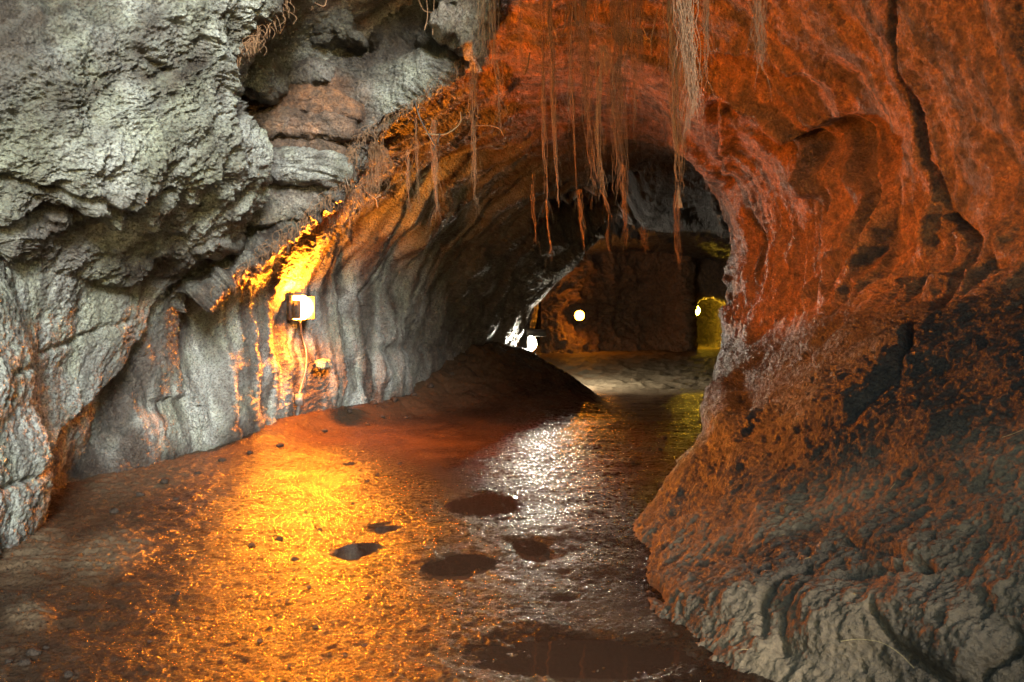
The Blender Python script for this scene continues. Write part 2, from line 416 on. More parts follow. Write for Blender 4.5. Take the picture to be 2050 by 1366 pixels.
submesh('cave_ceiling', MV, MF, (ft >= 5.5) & (ft < 9) & ~openm, ROCK, MA)
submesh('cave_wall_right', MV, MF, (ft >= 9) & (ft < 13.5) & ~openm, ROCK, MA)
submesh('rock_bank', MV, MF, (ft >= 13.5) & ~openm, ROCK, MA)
vis = (G[..., 1] > 2.5) & (G[..., 1] < 19)
VIS = G[vis]; VPX, VPY = px[vis], py[vis]
def surf(x, y, ymax=18):
    dd = (VPX - x) ** 2 + (VPY - y) ** 2 + (VIS[:, 1] > ymax) * 1e9
    k = np.argpartition(dd, 12)[:12]
    return VIS[k[np.argmin(VIS[k, 1])]]

# ------------------------------------------------------------------ pixel-traced patches with real depth
def patch(rows, nu, nv):
    """rows of control points [(px,py,Y),...]; every row has the same count"""
    C = np.array([[at(*p) for p in r] for r in rows], float)
    u = np.linspace(0, len(rows) - 1, nu); v = np.linspace(0, C.shape[1] - 1, nv)
    A = hermite(np.arange(len(rows)), C, u)
    return np.moveaxis(hermite(np.arange(C.shape[1]), np.moveaxis(A, 1, 0), v), 0, 1)

def toward_cam(N, Gx):
    v = np.array([0, 0, EYE]) - Gx
    s = np.sign((v * N).sum(-1).mean())
    return N * s

# A: the big pale overhang at upper left
A_rows = [
 [(-700,-260,5.2),(-350,-260,5.6),(-50,-260,6.0),(200,-260,6.3),(420,-250,6.6),(600,-240,6.9),(690,-240,7.2),(660,-240,8.2)],
 [(-700,-60,4.7),(-350,-60,5.2),(-50,-60,5.7),(160,-60,6.0),(370,-50,6.4),(530,-40,6.8),(600,-40,7.1),(570,-40,8.4)],
 [(-700,90,4.5),(-350,90,5.0),(-50,90,5.5),(130,90,5.8),(290,90,6.2),(420,85,6.7),(497,80,7.1),(470,80,8.4)],
 [(-700,210,4.5),(-350,210,5.0),(-50,210,5.5),(110,210,5.8),(240,210,6.2),(360,205,6.6),(440,200,7.1),(420,200,8.6)],
 [(-700,310,4.6),(-350,310,5.1),(-50,310,5.55),(120,310,5.85),(260,310,6.3),(390,310,6.8),(495,315,7.5),(500,315,8.8)],
 [(-700,400,4.75),(-350,400,5.2),(-50,400,5.65),(110,400,6.0),(240,400,6.55),(370,390,7.1),(480,385,7.75),(490,385,9.2)],
 [(-700,470,5.05),(-350,470,5.5),(-50,465,5.75),(90,465,6.3),(210,465,7.0),(320,455,7.65),(430,450,8.2),(440,450,9.2)],
 [(-700,520,5.3),(-350,520,5.8),(-50,505,5.85),(80,520,6.5),(190,530,7.3),(280,530,7.95),(350,516,8.5),(360,500,9.2)],
 [(-700,525,5.7),(-350,525,6.2),(-50,515,6.6),(80,528,7.2),(190,538,7.9),(280,536,8.5),(345,522,9.0),(355,505,9.6)],
]
GA = patch(A_rows, 560, 700)
NA = toward_cam(gnormals(GA), GA)
pa, qa = pix(GA)
wa = fbm(GA * 1.2, 2)
dA = .16 * fbm(GA * .8 + 5, 3) + .06 * ridged(GA * 1.9, 3)
# sheared wrinkle texture running up to the right
sh = np.stack([GA[..., 0] * 1.0 - GA[..., 2] * .45, GA[..., 1], GA[..., 2] * .55 + GA[..., 0] * .15], -1)
dA += .075 * perlin(sh * 3.2 + wa[..., None]) + .03 * perlin(sh * 7)
wr = np.stack([GA[..., 0] + .35 * GA[..., 2], GA[..., 1], 1.9 * (GA[..., 2] - .35 * GA[..., 0])], -1)
dA += .030 * ridged(wr * 6.5 + .5 * wa[..., None], 3) + .016 * ridged(wr * 17, 2) + .006 * ridged(wr * 38, 1)
def grooveA(pts, dp, w):
    dist, _ = polydist(pa, qa, pts); return -dp * np.exp(-(dist / w) ** 2)
for pts, dp, w in [([(0,355),(60,372),(130,385),(185,380),(210,400),(250,398),(330,370)],.09,8),([(70,440),(130,422),(190,428)],.22,14),([(265,410),(240,430),(200,470)],.08,8),
                   ([(230,50),(260,100),(330,140)],.05,9),([(60,110),(100,90),(160,80)],.06,10),([(400,330),(350,400),(300,450)],.07,9),([(450,300),(420,390),(380,430)],.07,8)]:
    dA += grooveA(pts, dp, w)
GA = GA + NA * dA[..., None]
wa3 = fbm(GA * 4, 3)
stA = perlin(np.stack([GA[..., 0] * 3.4 - GA[..., 2] * 1.9, GA[..., 1] * .8, GA[..., 2] * .8], -1)) + .5 * perlin(np.stack([GA[..., 0] * 8 - GA[..., 2] * 4, GA[..., 1], GA[..., 2] * 1.5], -1))
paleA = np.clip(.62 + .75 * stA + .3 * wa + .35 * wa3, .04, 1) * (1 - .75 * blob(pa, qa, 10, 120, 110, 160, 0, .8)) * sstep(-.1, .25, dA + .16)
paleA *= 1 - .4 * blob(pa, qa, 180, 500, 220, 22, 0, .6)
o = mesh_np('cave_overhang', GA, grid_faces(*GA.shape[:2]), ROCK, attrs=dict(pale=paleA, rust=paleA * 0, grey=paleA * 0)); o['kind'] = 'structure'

# C: the recessed shelf behind it, whose lower right edge is the long diagonal lip
C_rows = [
 [(330,-260,8.6),(520,-260,8.9),(700,-260,9.0),(850,-260,8.9),(980,-260,8.9),(1080,-260,9.0),(1090,-300,9.9)],
 [(330,-60,8.6),(500,-60,9.5),(640,-60,9.6),(780,-60,9.2),(900,-60,9.0),(1000,-60,9.0),(1020,-110,10.2)],
 [(330,60,8.6),(480,60,9.6),(610,60,9.6),(730,60,9.25),(850,60,9.05),(955,70,9.0),(985,20,10.4)],
 [(330,130,8.6),(460,130,9.6),(580,130,9.6),(700,130,9.2),(810,130,9.0),(915,128,9.0),(945,80,10.5)],
 [(330,210,8.6),(440,210,9.5),(550,210,9.4),(650,210,9.15),(740,210,9.0),(822,203,9.05),(850,150,10.6)],
 [(330,285,8.7),(430,285,9.4),(520,285,9.3),(600,285,9.2),(665,282,9.1),(722,275,9.1),(752,225,10.7)],
 [(330,360,8.8),(420,360,9.3),(490,360,9.25),(560,360,9.2),(620,360,9.15),(682,358,9.05),(720,300,10.8)],
 [(330,450,8.8),(400,450,9.2),(450,450,9.2),(500,450,9.2),(550,447,9.3),(592,446,9.1),(640,395,10.7)],
 [(330,530,8.8),(370,530,9.1),(410,530,9.1),(440,528,9.2),(470,526,8.95),(495,522,8.95),(540,470,10.9)],
 [(320,610,9.1),(340,610,9.1),(360,607,9.2),(375,605,8.85),(390,602,8.85),(402,598,8.85),(440,550,11)],
]
GC = patch(C_rows, 480, 420)
NCm = toward_cam(gnormals(GC), GC)
pc, qc = pix(GC)
wc = fbm(GC * 1.3, 2)
dC = .10 * fbm(GC * 1.1 + 8, 3) + .05 * ridged(GC * 2.6, 3)
lay = np.stack([GC[..., 0] * .5, GC[..., 1] * .5, GC[..., 2] * 3.2 + .25 * GC[..., 0]], -1)
dC += .09 * ridged(lay * 1.1 + .3 * wc[..., None], 2) * sstep(760, 640, pc)
wrk = np.stack([GC[..., 0], GC[..., 1], 2 * GC[..., 2]], -1)
dC += .028 * ridged(wrk * 8, 3) + .008 * fbm(GC * 26, 2)
def grooveC(pts, dp, w):
    dist, _ = polydist(pc, qc, pts); return -dp * np.exp(-(dist / w) ** 2)
for pts, dp, w in [([(700,60),(705,100),(720,115),(690,120)],.10,7),([(930,120),(880,115),(855,95),(820,90)],.12,9),([(430,455),(480,430),(520,380)],.12,12),
                   ([(340,540),(420,500),(470,470)],.15,14),([(560,330),(640,325),(690,335)],.08,7),([(440,210),(470,260),(520,300)],.2,16)]:
    dC += grooveC(pts, dp, w)
dC += -.35 * blob(pc, qc, 600, 95, 140, 26, 0, .3) - .3 * blob(pc, qc, 490, 195, 60, 18, 0, .4) - .4 * blob(pc, qc, 640, 0, 130, 25, 0, .3)
GC = GC + NCm * dC[..., None]
wc3 = fbm(GC * 4 + 3, 3)
paleC = np.clip(.55 + .5 * wc + .4 * wc3, 0, 1) * np.maximum(blob(pc, qc, 830, 200, 170, 70, -35, .6), .55 * blob(pc, qc, 600, 345, 110, 40, 0))
paleC = np.maximum(paleC, .35 * np.clip(.5 + wc3, 0, 1) * (pc < 600) * (qc > 320))
rustC = .6 * blob(pc, qc, 600, 230, 130, 70, 0) * np.clip(.6 + wc, 0, 1) + .0 * wc
greyC = 0 * wc3; paleC = np.maximum(paleC, .16 * np.clip(.5 + wc3, 0, 1))
o = mesh_np('cave_alcove', GC, grid_faces(*GC.shape[:2]), ROCK, attrs=dict(pale=paleC, rust=rustC, grey=greyC)); o['kind'] = 'structure'

# far chamber: back wall, header over the side passage, passage wall
BW = [[(1080,420,27),(1150,420,27.0),(1230,420,28.2),(1310,420,28.6),(1366,420,28.8),(1382,420,29.5),(1384,420,31.5)],
      [(1080,560,27.8),(1150,560,27.9),(1230,560,29.6),(1310,560,30.2),(1366,560,29.2),(1382,560,29.5),(1384,560,31.5)],
      [(1080,640,27.9),(1150,640,28.2),(1230,640,30),(1310,640,30.4),(1366,640,29.0),(1382,640,29.4),(1384,640,31.5)],
      [(1080,740,26.6),(1150,740,26.8),(1230,740,28.2),(1310,740,28.6),(1368,740,28.4),(1386,740,29.2),(1388,740,31.5)]]
HD = [[(1370,400,30),(1400,400,30),(1430,400,30),(1470,400,30),(1500,400,30)],[(1370,520,29.8),(1400,520,30),(1430,520,30),(1470,520,30),(1500,520,30)],
      [(1370,618,29.8),(1396,598,30),(1418,590,30),(1450,600,30),(1500,640,30)],[(1370,622,31.5),(1396,600,31.6),(1418,592,31.6),(1450,602,31.6),(1500,645,31.5)]]
PW = [[(1360,570,36),(1400,570,35),(1430,570,33.5),(1460,570,32.4),(1500,570,31.5)],[(1360,640,37),(1400,640,35.6),(1430,640,34),(1460,640,32.6),(1500,640,31.5)],
      [(1360,690,36.5),(1400,690,35),(1430,690,33.2),(1460,690,32),(1500,690,31)],[(1360,712,33),(1400,712,32),(1430,712,31),(1460,712,30.5),(1500,712,30)]]
def plain_patch(name, rows, nu, nv, amp, pale=0, rust=0):
    g = patch(rows, nu, nv); n = toward_cam(gnormals(g), g)
    g = g + n * (amp * fbm(g * .8, 3) + .5 * amp * ridged(g * 1.7, 3) + .25 * amp * ridged(g * 6, 2))[..., None]
    z = np.ones(g.shape[:2])
    o = mesh_np(name, g, grid_faces(nu, nv), ROCK, attrs=dict(pale=z * pale, rust=z * rust, grey=z * 0)); o['kind'] = 'structure'
plain_patch('cave_wall_back', BW, 160, 200, .20, .08, .3)
plain_patch('passage_header', HD, 70, 70, .08, .1, .3)
plain_patch('passage_wall', PW, 120, 120, .22, .35, .2)

EC = [[(600, -200, 38), (1400, -200, 38), (2000, -200, 38)], [(600, 640, 38), (1400, 640, 38), (2000, 640, 38)], [(600, 900, 38), (1400, 900, 38), (2000, 900, 38)]]
plain_patch('cave_end', EC, 40, 60, .2)
# ------------------------------------------------------------------ floor
PUD = [((968,1012),(90,26),-4,'long reddish puddle, farthest from the camera, beside the white glare'),
       ((778,1058),(36,10),-5,'smallest oval puddle, just behind the dark puddle in the orange glare'),
       ((718,1104),(60,20),-6,'dark oval puddle lying in the yellow orange glare'),
       ((915,1134),(86,26),-5,'wide grey brown puddle in the middle of the floor'),
       ((1062,1096),(42,21),8,'dark brown puddle in the white glare streak'),
       ((1128,1198),(30,8),0,'thin dark puddle at the lower end of the white glare'),
       ((1210,1318),(330,46),1,'large still dark pool along the bottom of the picture')]
aX = np.linspace(-.72, .66, 1150)
fY = np.concatenate([np.linspace(-14, 1.5, 30), np.geomspace(1.6, 19, 900), np.geomspace(19.1, 40, 120)])
FX = aX[None, :] * (np.maximum(fY, 0)[:, None] * 1.0 + 3.2) + .10 * np.maximum(fY - 17, 0)[:, None]
FY = np.repeat(fY[:, None], len(aX), 1)
P2 = np.stack([FX, FY, np.zeros_like(FX)], -1)
rise = .43 * sstep(15, 29, FY)
FZ = rise + .05 * sstep(16, 19, P2[..., 1]) * ridged(P2 * 1.3, 3) + .022 * fbm(P2 * .9, 2) + .007 * fbm(P2 * 4, 3) + .004 * ridged(P2 * 13, 3) + .003 * fbm(P2 * 40, 2)
# wheel/foot-worn ripples towards the right bank
FZ += .012 * perlin(np.stack([FX * 1.2 + FY * .5, FY * 3.5, FX * 0], -1)) * sstep(-.5, 1, FX)
# berm of soil along the left wall
LB = np.interp(FY, [2, 4, 5.5, 7, 9, 11.3, 13, 15, 16.5, 17.6, 20], [-3.2, -3.2, -3.4, -3.85, -3.84, -3.0, -2.3, -1.3, -.4, .1, -1])
dl = FX - LB
bw = np.interp(FY, [3, 6, 9, 11, 13, 15], [1.3, 1.5, 1.3, .7, .8, 1.2])
FZ += (.22 + .06 * fbm(P2 * 1.5, 2)) * (.03 + .97 * sstep(8.5, 11.5, FY)) * np.exp(-(np.maximum(dl, 0) / bw * 1.6) ** 2) * sstep(22, 17, FY)
FZ += .016 * np.exp(-(np.maximum(dl, 0) / bw) ** 2) * ridged(P2 * 3.5, 3) * sstep(18, 15, FY)
# mound in front of the white lamp
H = np.interp(FX, [-2.5, -1.5, -.5, .3, .58, 1.05, 1.45, 1.78], [.5, .87, .89, .82, .735, .50, .23, 0.])
yc = 16.5
w = np.where(FY < yc, 1.7, .45)
mound = H * np.exp(-((FY - yc) / w) ** 2)
FZ = FZ + mound * (1 + .08 * fbm(P2 * 3, 3)) + np.minimum(mound, .5) * (.05 * ridged(P2 * 4, 3) + .02 * ridged(P2 * 13, 2))
fpx, fpy = pix(np.stack([FX, FY, rise], -1))
rub = np.maximum.reduce([blob(fpx, fpy, 60, 1110, 75, 50, -10), blob(fpx, fpy, 215, 1115, 85, 40, -15), blob(fpx, fpy, 60, 1240, 45, 25, 0), blob(fpx, fpy, 300, 960, 150, 35, -12) * .7])
FZ += rub * (.006 + .012 * ridged(P2 * 7, 3) + .008 * ridged(P2 * 22, 2))
LEV = []; k_ = 0.
for (c, r, a, lab) in PUD:
    e = .8 * fbm(P2 * 2.6 + k_, 3) + .35 * fbm(P2 * 11, 2); k_ += 3.3
    b_ = blob(fpx + .45 * r[0] * e, fpy + .45 * r[1] * e, c[0], c[1], r[0], r[1], a, .35)
    cY = EYE * F / (c[1] - CY); i_ = np.argmin(np.abs(fY - cY)); j_ = np.argmin(np.abs(FX[i_] - (c[0] - CX) / F * cY))
    zc = float(FZ[i_ - 8:i_ + 9, j_ - 25:j_ + 26].mean()); LEV.append(zc - .008)
    FZ = FZ * (1 - b_) + b_ * (zc - .016 + (1.25 if r[0] > 200 else 1.0) * (FZ - zc))
dry = .08 * np.exp(-(np.maximum(dl, 0) / 1.0) ** 2) + sstep(16.3, 18.5, FY) + .35 * rub  # rub patches get a lighter colour in place of wet daylight glints
FG = np.stack([FX, FY, FZ], -1)
o = mesh_np('cave_floor', FG, grid_faces(*FG.shape[:2]), MUD, attrs=dict(dry=np.clip(dry, 0, 1))); o['kind'] = 'structure'
def floor_z(x, y):
    i = np.argmin(np.abs(fY - y)); j = np.argmin(np.abs(FX[i] - x)); return float(FZ[i, j])

for k, (c, r, a, lab) in enumerate(PUD):
    n = 48
    ring = []
    for i in range(n):
        th = 2 * math.pi * i / n
        ca, sa = math.cos(math.radians(a)), math.sin(math.radians(a))
        u, v = 1.25 * r[0] * math.cos(th), 1.25 * r[1] * math.sin(th)
        x_, y_ = c[0] + u * ca - v * sa, c[1] + u * sa + v * ca
        Y = EYE * F / (y_ - CY)
        ring.append(((x_ - CX) / F * Y, Y))
    ring = np.array(ring); cen = ring.mean(0)
    V = [(cen[0], cen[1], LEV[k])]; Fc = []
    for q in range(1, 4):
        for p_ in ring: V.append((*(cen + (p_ - cen) * q / 3), LEV[k] - (.02 if q == 3 else 0)))
    for i in range(n):
        j = (i + 1) % n
        Fc.append((0, 1 + i, 1 + j, 1 + j))
    tri = [(0, 1 + i, 1 + (i + 1) % n) for i in range(n)]
    quads = [(1 + (q - 1) * n + i, 1 + q * n + i, 1 + q * n + (i + 1) % n, 1 + (q - 1) * n + (i + 1) % n) for q in (1, 2) for i in range(n)]
    me = bpy.data.meshes.new('puddle'); me.from_pydata([tuple(map(float, v)) for v in V], [], tri + quads)
    me.materials.append(WATER)
    ob = bpy.data.objects.new('puddle', me); COL.objects.link(ob)
    tag(ob, lab, 'puddle', 'puddles on the cave floor')

# ------------------------------------------------------------------ rock slabs of the alcove
def rock(name, outline, Y, depth, label, group=None, pale=.3, rust=0, grey=.4, bulge=.12, tilt=0, amp=.03, nscale=6, strat=0):
    """closed rock grown from a traced front outline: front face bulges to the viewer, sides run back by depth"""
    O = np.array(outline, float)
    seg = np.linalg.norm(np.roll(O, -1, 0) - O, axis=1); cum = np.concatenate([[0], np.cumsum(seg)])
    n = 120
    s_ = np.linspace(0, cum[-1], n, endpoint=False)
    Oc = np.vstack([O, O[:1]])
    R = np.stack([np.interp(s_, cum, Oc[:, 0]), np.interp(s_, cum, Oc[:, 1])], -1)
    for _ in range(1): R = .25 * np.roll(R, 1, 0) + .5 * R + .25 * np.roll(R, -1, 0)
    c = R.mean(0)
    prof = [(q, -bulge * depth * (1 - q ** 8)) for q in np.linspace(0.02, .93, 22)] + [(.975, .0), (1., .06 * depth), (1.01, .2 * depth), (1.0, .45 * depth), (.97, .75 * depth), (.9, depth), (.4, depth * 1.02), (.02, depth * 1.02)]
    Vs = []
    for q, dy in prof:
        for p_ in (c + (R - c) * q):
            w_ = at(p_[0], p_[1], Y); w_[1] += dy + tilt * (c[1] - p_[1]) / F * Y
            Vs.append(w_)
    g = np.array(Vs).reshape(len(prof), n, 3)
    gw = np.concatenate([g, g[:, :1]], 1)
    nn = gnormals(gw)[:, :n]
    if (nn[2:14, :, 1].mean()) > 0: nn = -nn
    dd = amp * (ridged(g * nscale, 3) + 1.6 * np.round(1.6 * fbm(g * nscale * .4, 2)) / 1.6)
    if strat:
        dd = dd + strat * ridged(np.stack([g[..., 0] * 2, g[..., 1] * 2, g[..., 2] * 16], -1), 2)
    g = g + nn * dd[..., None]
    o_ = g.mean((0, 1)); base = np.array([o_[0], o_[1], g[..., 2].min()])
    fc = []
    for i in range(len(prof) - 1):
        for j in range(n):
            j2 = (j + 1) % n
            fc.append((i * n + j, i * n + j2, (i + 1) * n + j2, (i + 1) * n + j))
    z = np.ones(g.shape[:2]); w3 = fbm(g * 5, 3)
    ob = mesh_np(name, g, fc, ROCK, attrs=dict(pale=np.clip((.7 * pale + .22 * grey) * (1 + w3), 0, 1), rust=np.clip(.7 * rust * (1 + w3), 0, 1), grey=z * 0))
    tag(ob, label, 'rock', group)
    return ob
AG = 'rocks of the ledge alcove'
rock('hanging_rock', [(462,120),(500,78),(520,85),(547,135),(549,170),(530,184),(498,182),(470,168),(446,150)], 8.2, .5, 'grey wedge shaped rock hanging from the edge of the overhang', AG, .25, 0, .8, .25, amp=.035)
rock('rock_block', [(545,38),(580,30),(618,38),(622,66),(548,66)], 8.9, .5, 'left of two squared brown blocks on the top ledge', AG, .05, 0, .6, .15)
rock('rock_block', [(622,30),(660,22),(700,32),(702,64),(624,66)], 8.8, .6, 'right of two squared brown blocks on the top ledge', AG, .15, 0, .6, .2)
rock('rock_slab', [(520,70),(620,68),(720,66),(726,80),(640,86),(525,86)], 8.9, .5, 'thin dark slab lying under the two squared blocks', AG, .15, 0, .5, .2)
rock('rock_block', [(535,122),(566,120),(572,164),(535,166)], 9.0, .5, 'small square grey brown block left of a dark vertical joint', AG, .1, 0, .5, .15)
rock('rock_block', [(578,122),(640,122),(668,130),(664,166),(580,166)], 8.95, .5, 'squared olive block right of a dark vertical joint', AG, .2, .05, .6, .2)
rock('rock_slab', [(470,196),(560,172),(680,178),(720,205),(722,236),(640,240),(540,214),(480,226)], 8.75, .7, 'smooth reddish slab projecting below the square blocks', AG, .03, .45, .25, .12, amp=.02)
rock('rock_block', [(436,186),(462,186),(464,238),(450,250),(438,240)], 8.1, .4, 'narrow upright tan stone beside the edge of the overhang', AG, .2, .1, .6, .2)
rock('rock_slab', [(478,236),(560,222),(700,246),(708,266),(640,276),(560,268),(484,262)], 8.8, .6, 'cracked yellowish ledge broken into thin layers', AG, .12, .35, .4, .3, amp=.03, strat=.03)
rock('rock_slab', [(495,284),(560,266),(640,276),(692,300),(684,312),(600,304),(520,304)], 8.8, .6, 'rounded purple brown slab above the pale layered block', AG, .05, .25, .3, .15, amp=.02)
rock('rock_slab', [(506,312),(600,306),(684,316),(692,340),(660,366),(600,356),(516,350)], 8.7, .6, 'pale layered block of wavy thin sheets', AG, .55, 0, .8, .3, amp=.02, strat=.035)
rock('rock_block', [(440,280),(468,270),(500,300),(516,350),(470,360),(440,330)], 7.75, .5, 'blue grey pointed rock at the foot of the alcove', AG, .45, 0, .7, .3)
rock('boulder', [(480,390),(540,352),(640,372),(650,400),(600,440),(520,452),(470,440)], 8.9, .6, 'smooth rounded pale boulder below the layered block', AG, .3, .1, .6, .12, amp=.02)
rock('rock_slab', [(378,476),(420,455),(452,462),(448,490),(404,504),(376,500)], 8.2, .5, 'small pale slab under the lower end of the overhang', AG, .4, 0, .6, .3)
rock('rock_spur', [(880,-40),(990,-40),(985,30),(965,78),(948,104),(930,88),(884,66),(876,50),(905,30)], 8.6, .7, 'ragged pale rock spur hanging from the ceiling, orange lit below', None, .6, .2, .5, .3, amp=.05)

# ------------------------------------------------------------------ lamps
def tube(path, rad, sides=10):
    path = np.array(path, float); n = len(path)
    tan = np.gradient(path, axis=0); tan /= np.maximum(np.linalg.norm(tan, axis=1, keepdims=True), 1e-9)
    up = np.array([0, 1., 0]) if abs(tan[:, 1]).mean() < .8 else np.array([1., 0, 0])
    a = np.cross(tan, up); a /= np.maximum(np.linalg.norm(a, axis=1, keepdims=True), 1e-9)
    b = np.cross(tan, a)
    r = np.broadcast_to(np.asarray(rad, float), (n,))
    th = np.linspace(0, 2 * np.pi, sides, endpoint=False)
    V = path[:, None] + r[:, None, None] * (np.cos(th)[None, :, None] * a[:, None] + np.sin(th)[None, :, None] * b[:, None])
    Fq = []
    for i in range(n - 1):
        for j in range(sides):
            k = (j + 1) % sides
            Fq.append((i * sides + j, i * sides + k, (i + 1) * sides + k, (i + 1) * sides + j))
    return V.reshape(-1, 3), np.array(Fq)

def join(parts):
    V, Fs, o = [], [], 0
    for v, f in parts:
        V.append(v); Fs.append(np.asarray(f) + o); o += len(v)
    return np.concatenate(V), np.concatenate(Fs)

def smooth_path(pts, n):
    pts = np.array(pts, float)
    return hermite(np.arange(len(pts)), pts, np.linspace(0, len(pts) - 1, n))

def box(c, s, R=np.eye(3), taper=1.0):
    """bevelled box: c centre, s half sizes, R rotation; taper scales the +x face"""
    b = .12 * min(s)
    V = []
    for sx in (-1, 1):
        k = taper if sx > 0 else 1
        for ins, ox in (((b, 0.) if sx < 0 else (0., b)) and ((b, 0) , (0, b)))if sx < 0 else ((0, b), (b, 0)):
            for sy, sz in ((-1, -1), (1, -1), (1, 1), (-1, 1)):
                V.append((sx * (s[0] - ox), sy * (s[1] * k - ins), sz * (s[2] * k - ins)))
    V = np.array(V) @ np.asarray(R).T + np.asarray(c)
    Fq = [(3, 2, 1, 0), (12, 13, 14, 15)]
    for q in range(3):
        for j in range(4):
            k = (j + 1) % 4
            Fq.append((q * 4 + j, q * 4 + k, q * 4 + 4 + k, q * 4 + 4 + j))
    return V, np.array(Fq)

def dome(c, ax, r, depth, n=20, m=8):
    """rounded glass bowl of radius r about axis ax, closed at the back"""
    ax = np.array(ax, float); ax /= np.linalg.norm(ax)
    u = np.cross(ax, [.01, .02, 1.] if abs(ax[2]) < .9 else [1., 0, 0]); u /= np.linalg.norm(u); v = np.cross(u, ax)
    prof = [(.02, 0)] + [(math.cos(a) , math.sin(a)) for a in np.linspace(0, math.pi / 2 * .98, m)]
    V = []
    for rr, h in prof:
        for th in np.linspace(0, 2 * math.pi, n, endpoint=False):
            V.append(np.array(c) + r * rr * (math.cos(th) * u + math.sin(th) * v) + depth * h * ax)
    Fq = []
    for i in range(len(prof) - 1):
        for j in range(n):
            k = (j + 1) % n
            Fq.append((i * n + j, i * n + k, (i + 1) * n + k, (i + 1) * n + j))
    return np.array(V), np.array(Fq)

def place(name, parts, mat, parent, smooth=False):
    V, Fq = join(parts)
    V = V - np.array(parent.location)
    return mesh_np(name, V, Fq, mat, parent, smooth=smooth)

# wall lamp
S = surf(600, 618, 14)
lp = at(600, 616, S[1] - .26)
axl = np.array([.80, -.60, 0]); axl /= np.linalg.norm(axl)
RL = np.stack([axl, np.cross([0, 0, 1.], axl), [0, 0, 1.]], -1)
wl = empty('wall_lamp', lp - [0, 0, .17], 'glowing orange box lamp fixed on the left wall above a conduit', 'lamp')
place('housing', [box(lp - axl * .07, (.05, .12, .17), RL), box(lp - axl * .19, (.09, .03, .03), RL)], DARKMETAL, wl)
place('lens', [box(lp + axl * .045, (.055, .10, .165), RL, .66)], GLASS_ORANGE, wl)
yl = RL[:, 1]
for sgn, dep in ((-1, .095), (1, .10)):  # added plates that only cut the lamp's light to either side
    place('added_side_shield', [box(lp + axl * (dep - .02) + yl * sgn * .118 - np.array([0, 0, .03 if sgn < 0 else 0]), (dep, .006, .13 if sgn < 0 else .16), RL)], DARKMETAL, wl)
# conduit with junction box
def wp(x, y, off=.07):
    s = surf(x, y, 14); return at(x, y, s[1] - off)
cj = wp(599, 800, .12)
cd_ = empty('conduit', wp(597, 866), 'thin grey conduit with junction box running down below the wall lamp', 'conduit')
place('upper_pipe', [tube(smooth_path([lp + [0, 0, -.16]] + [wp(x, y) for x, y in ((605, 672), (613, 705), (612, 740), (604, 770))] + [cj + [0, 0, .07]], 30), .013)], METAL, cd_, True)
place('junction_box', [box(cj, (.055, .04, .08)), box(cj + [0, -.045, 0], (.045, .008, .07))], METAL, cd_)
place('connector', [tube([cj + [0, 0, .07], cj + [0, 0, .115]], .024)], METAL, cd_, True)
place('lower_pipe', [tube(smooth_path([cj - [0, 0, .07], wp(595, 830), wp(594, 850), wp(600, 868)], 16), .028)], METAL, cd_, True)
hk = wp(662, 738, .05)
tag(mesh_np('wall_hook', *tube(smooth_path([wp(655, 738, -.03), hk, hk + [0, -.02, .1]], 10), .006), METAL), 'small thin metal hook on the wall right of the conduit', 'hook')
rock('rock_lump', [(632,724),(645,719),(656,724),(660,736),(650,740),(636,734)], S[1] - .02, .3, 'small pale rock knob on the wall beside the metal hook', None, .7, 0, .5, .4, amp=.01)

def round_lamp(name, c, ax, r, glass, label):
    ax = np.array(ax, float); ax /= np.linalg.norm(ax)
    e = empty(name, c - np.array([0, 0, r]), label, 'lamp')
    place('glass_dome', [dome(c, ax, r, r * .8)], glass, e, True)
    place('housing', [dome(c - ax * .01, -ax, r * 1.12, r * .6)], DARKMETAL, e, True)
    return e
wlc = at(1062, 688, 17.8)
round_lamp('flood_lamp', wlc, (.88, -.34, .05), .16, GLASS_WHITE, 'bright white flood lamp low on the rock behind the dirt mound')
m_ = floor_z(wlc[0], wlc[1])
o_ = bpy.data.objects['flood_lamp']
vz = np.array([[1, 0, 0], [0, .85, -.53], [0, .53, .85]])
place('added_light_shield', [box(wlc + np.array([.12, -.24, .24]), (.22, .13, .008), vz)], DARKMETAL, o_)  # added plate that only keeps white light off the near ceiling
place('stand', [tube([wlc - [0, 0, .1], [wlc[0], wlc[1] + .05, m_ - .05]], .02)], DARKMETAL, o_, True)
round_lamp('round_lamp', at(1160, 632, 27.7), (.25, -1, 0), .17, GLASS_FAR, 'small round amber lamp on the dark back wall')
yl_ = at(1391, 622, 31.2)
e = empty('round_lamp', yl_ - [0, 0, .2], 'round yellow lamp at the mouth of the side passage', 'lamp')
place('glass_globe', [tube(np.array([yl_ + [0, 0, .2 * math.sin(a)] for a in np.linspace(-1.56, 1.56, 14)]), [.2 * math.cos(a) + .002 for a in np.linspace(-1.56, 1.56, 14)], 20)], GLASS_YELLOW, e, True)
place('bracket', [tube([yl_ + [0, 0, .15], yl_ + [0, .15, .9]], .02)], DARKMETAL, e, True)

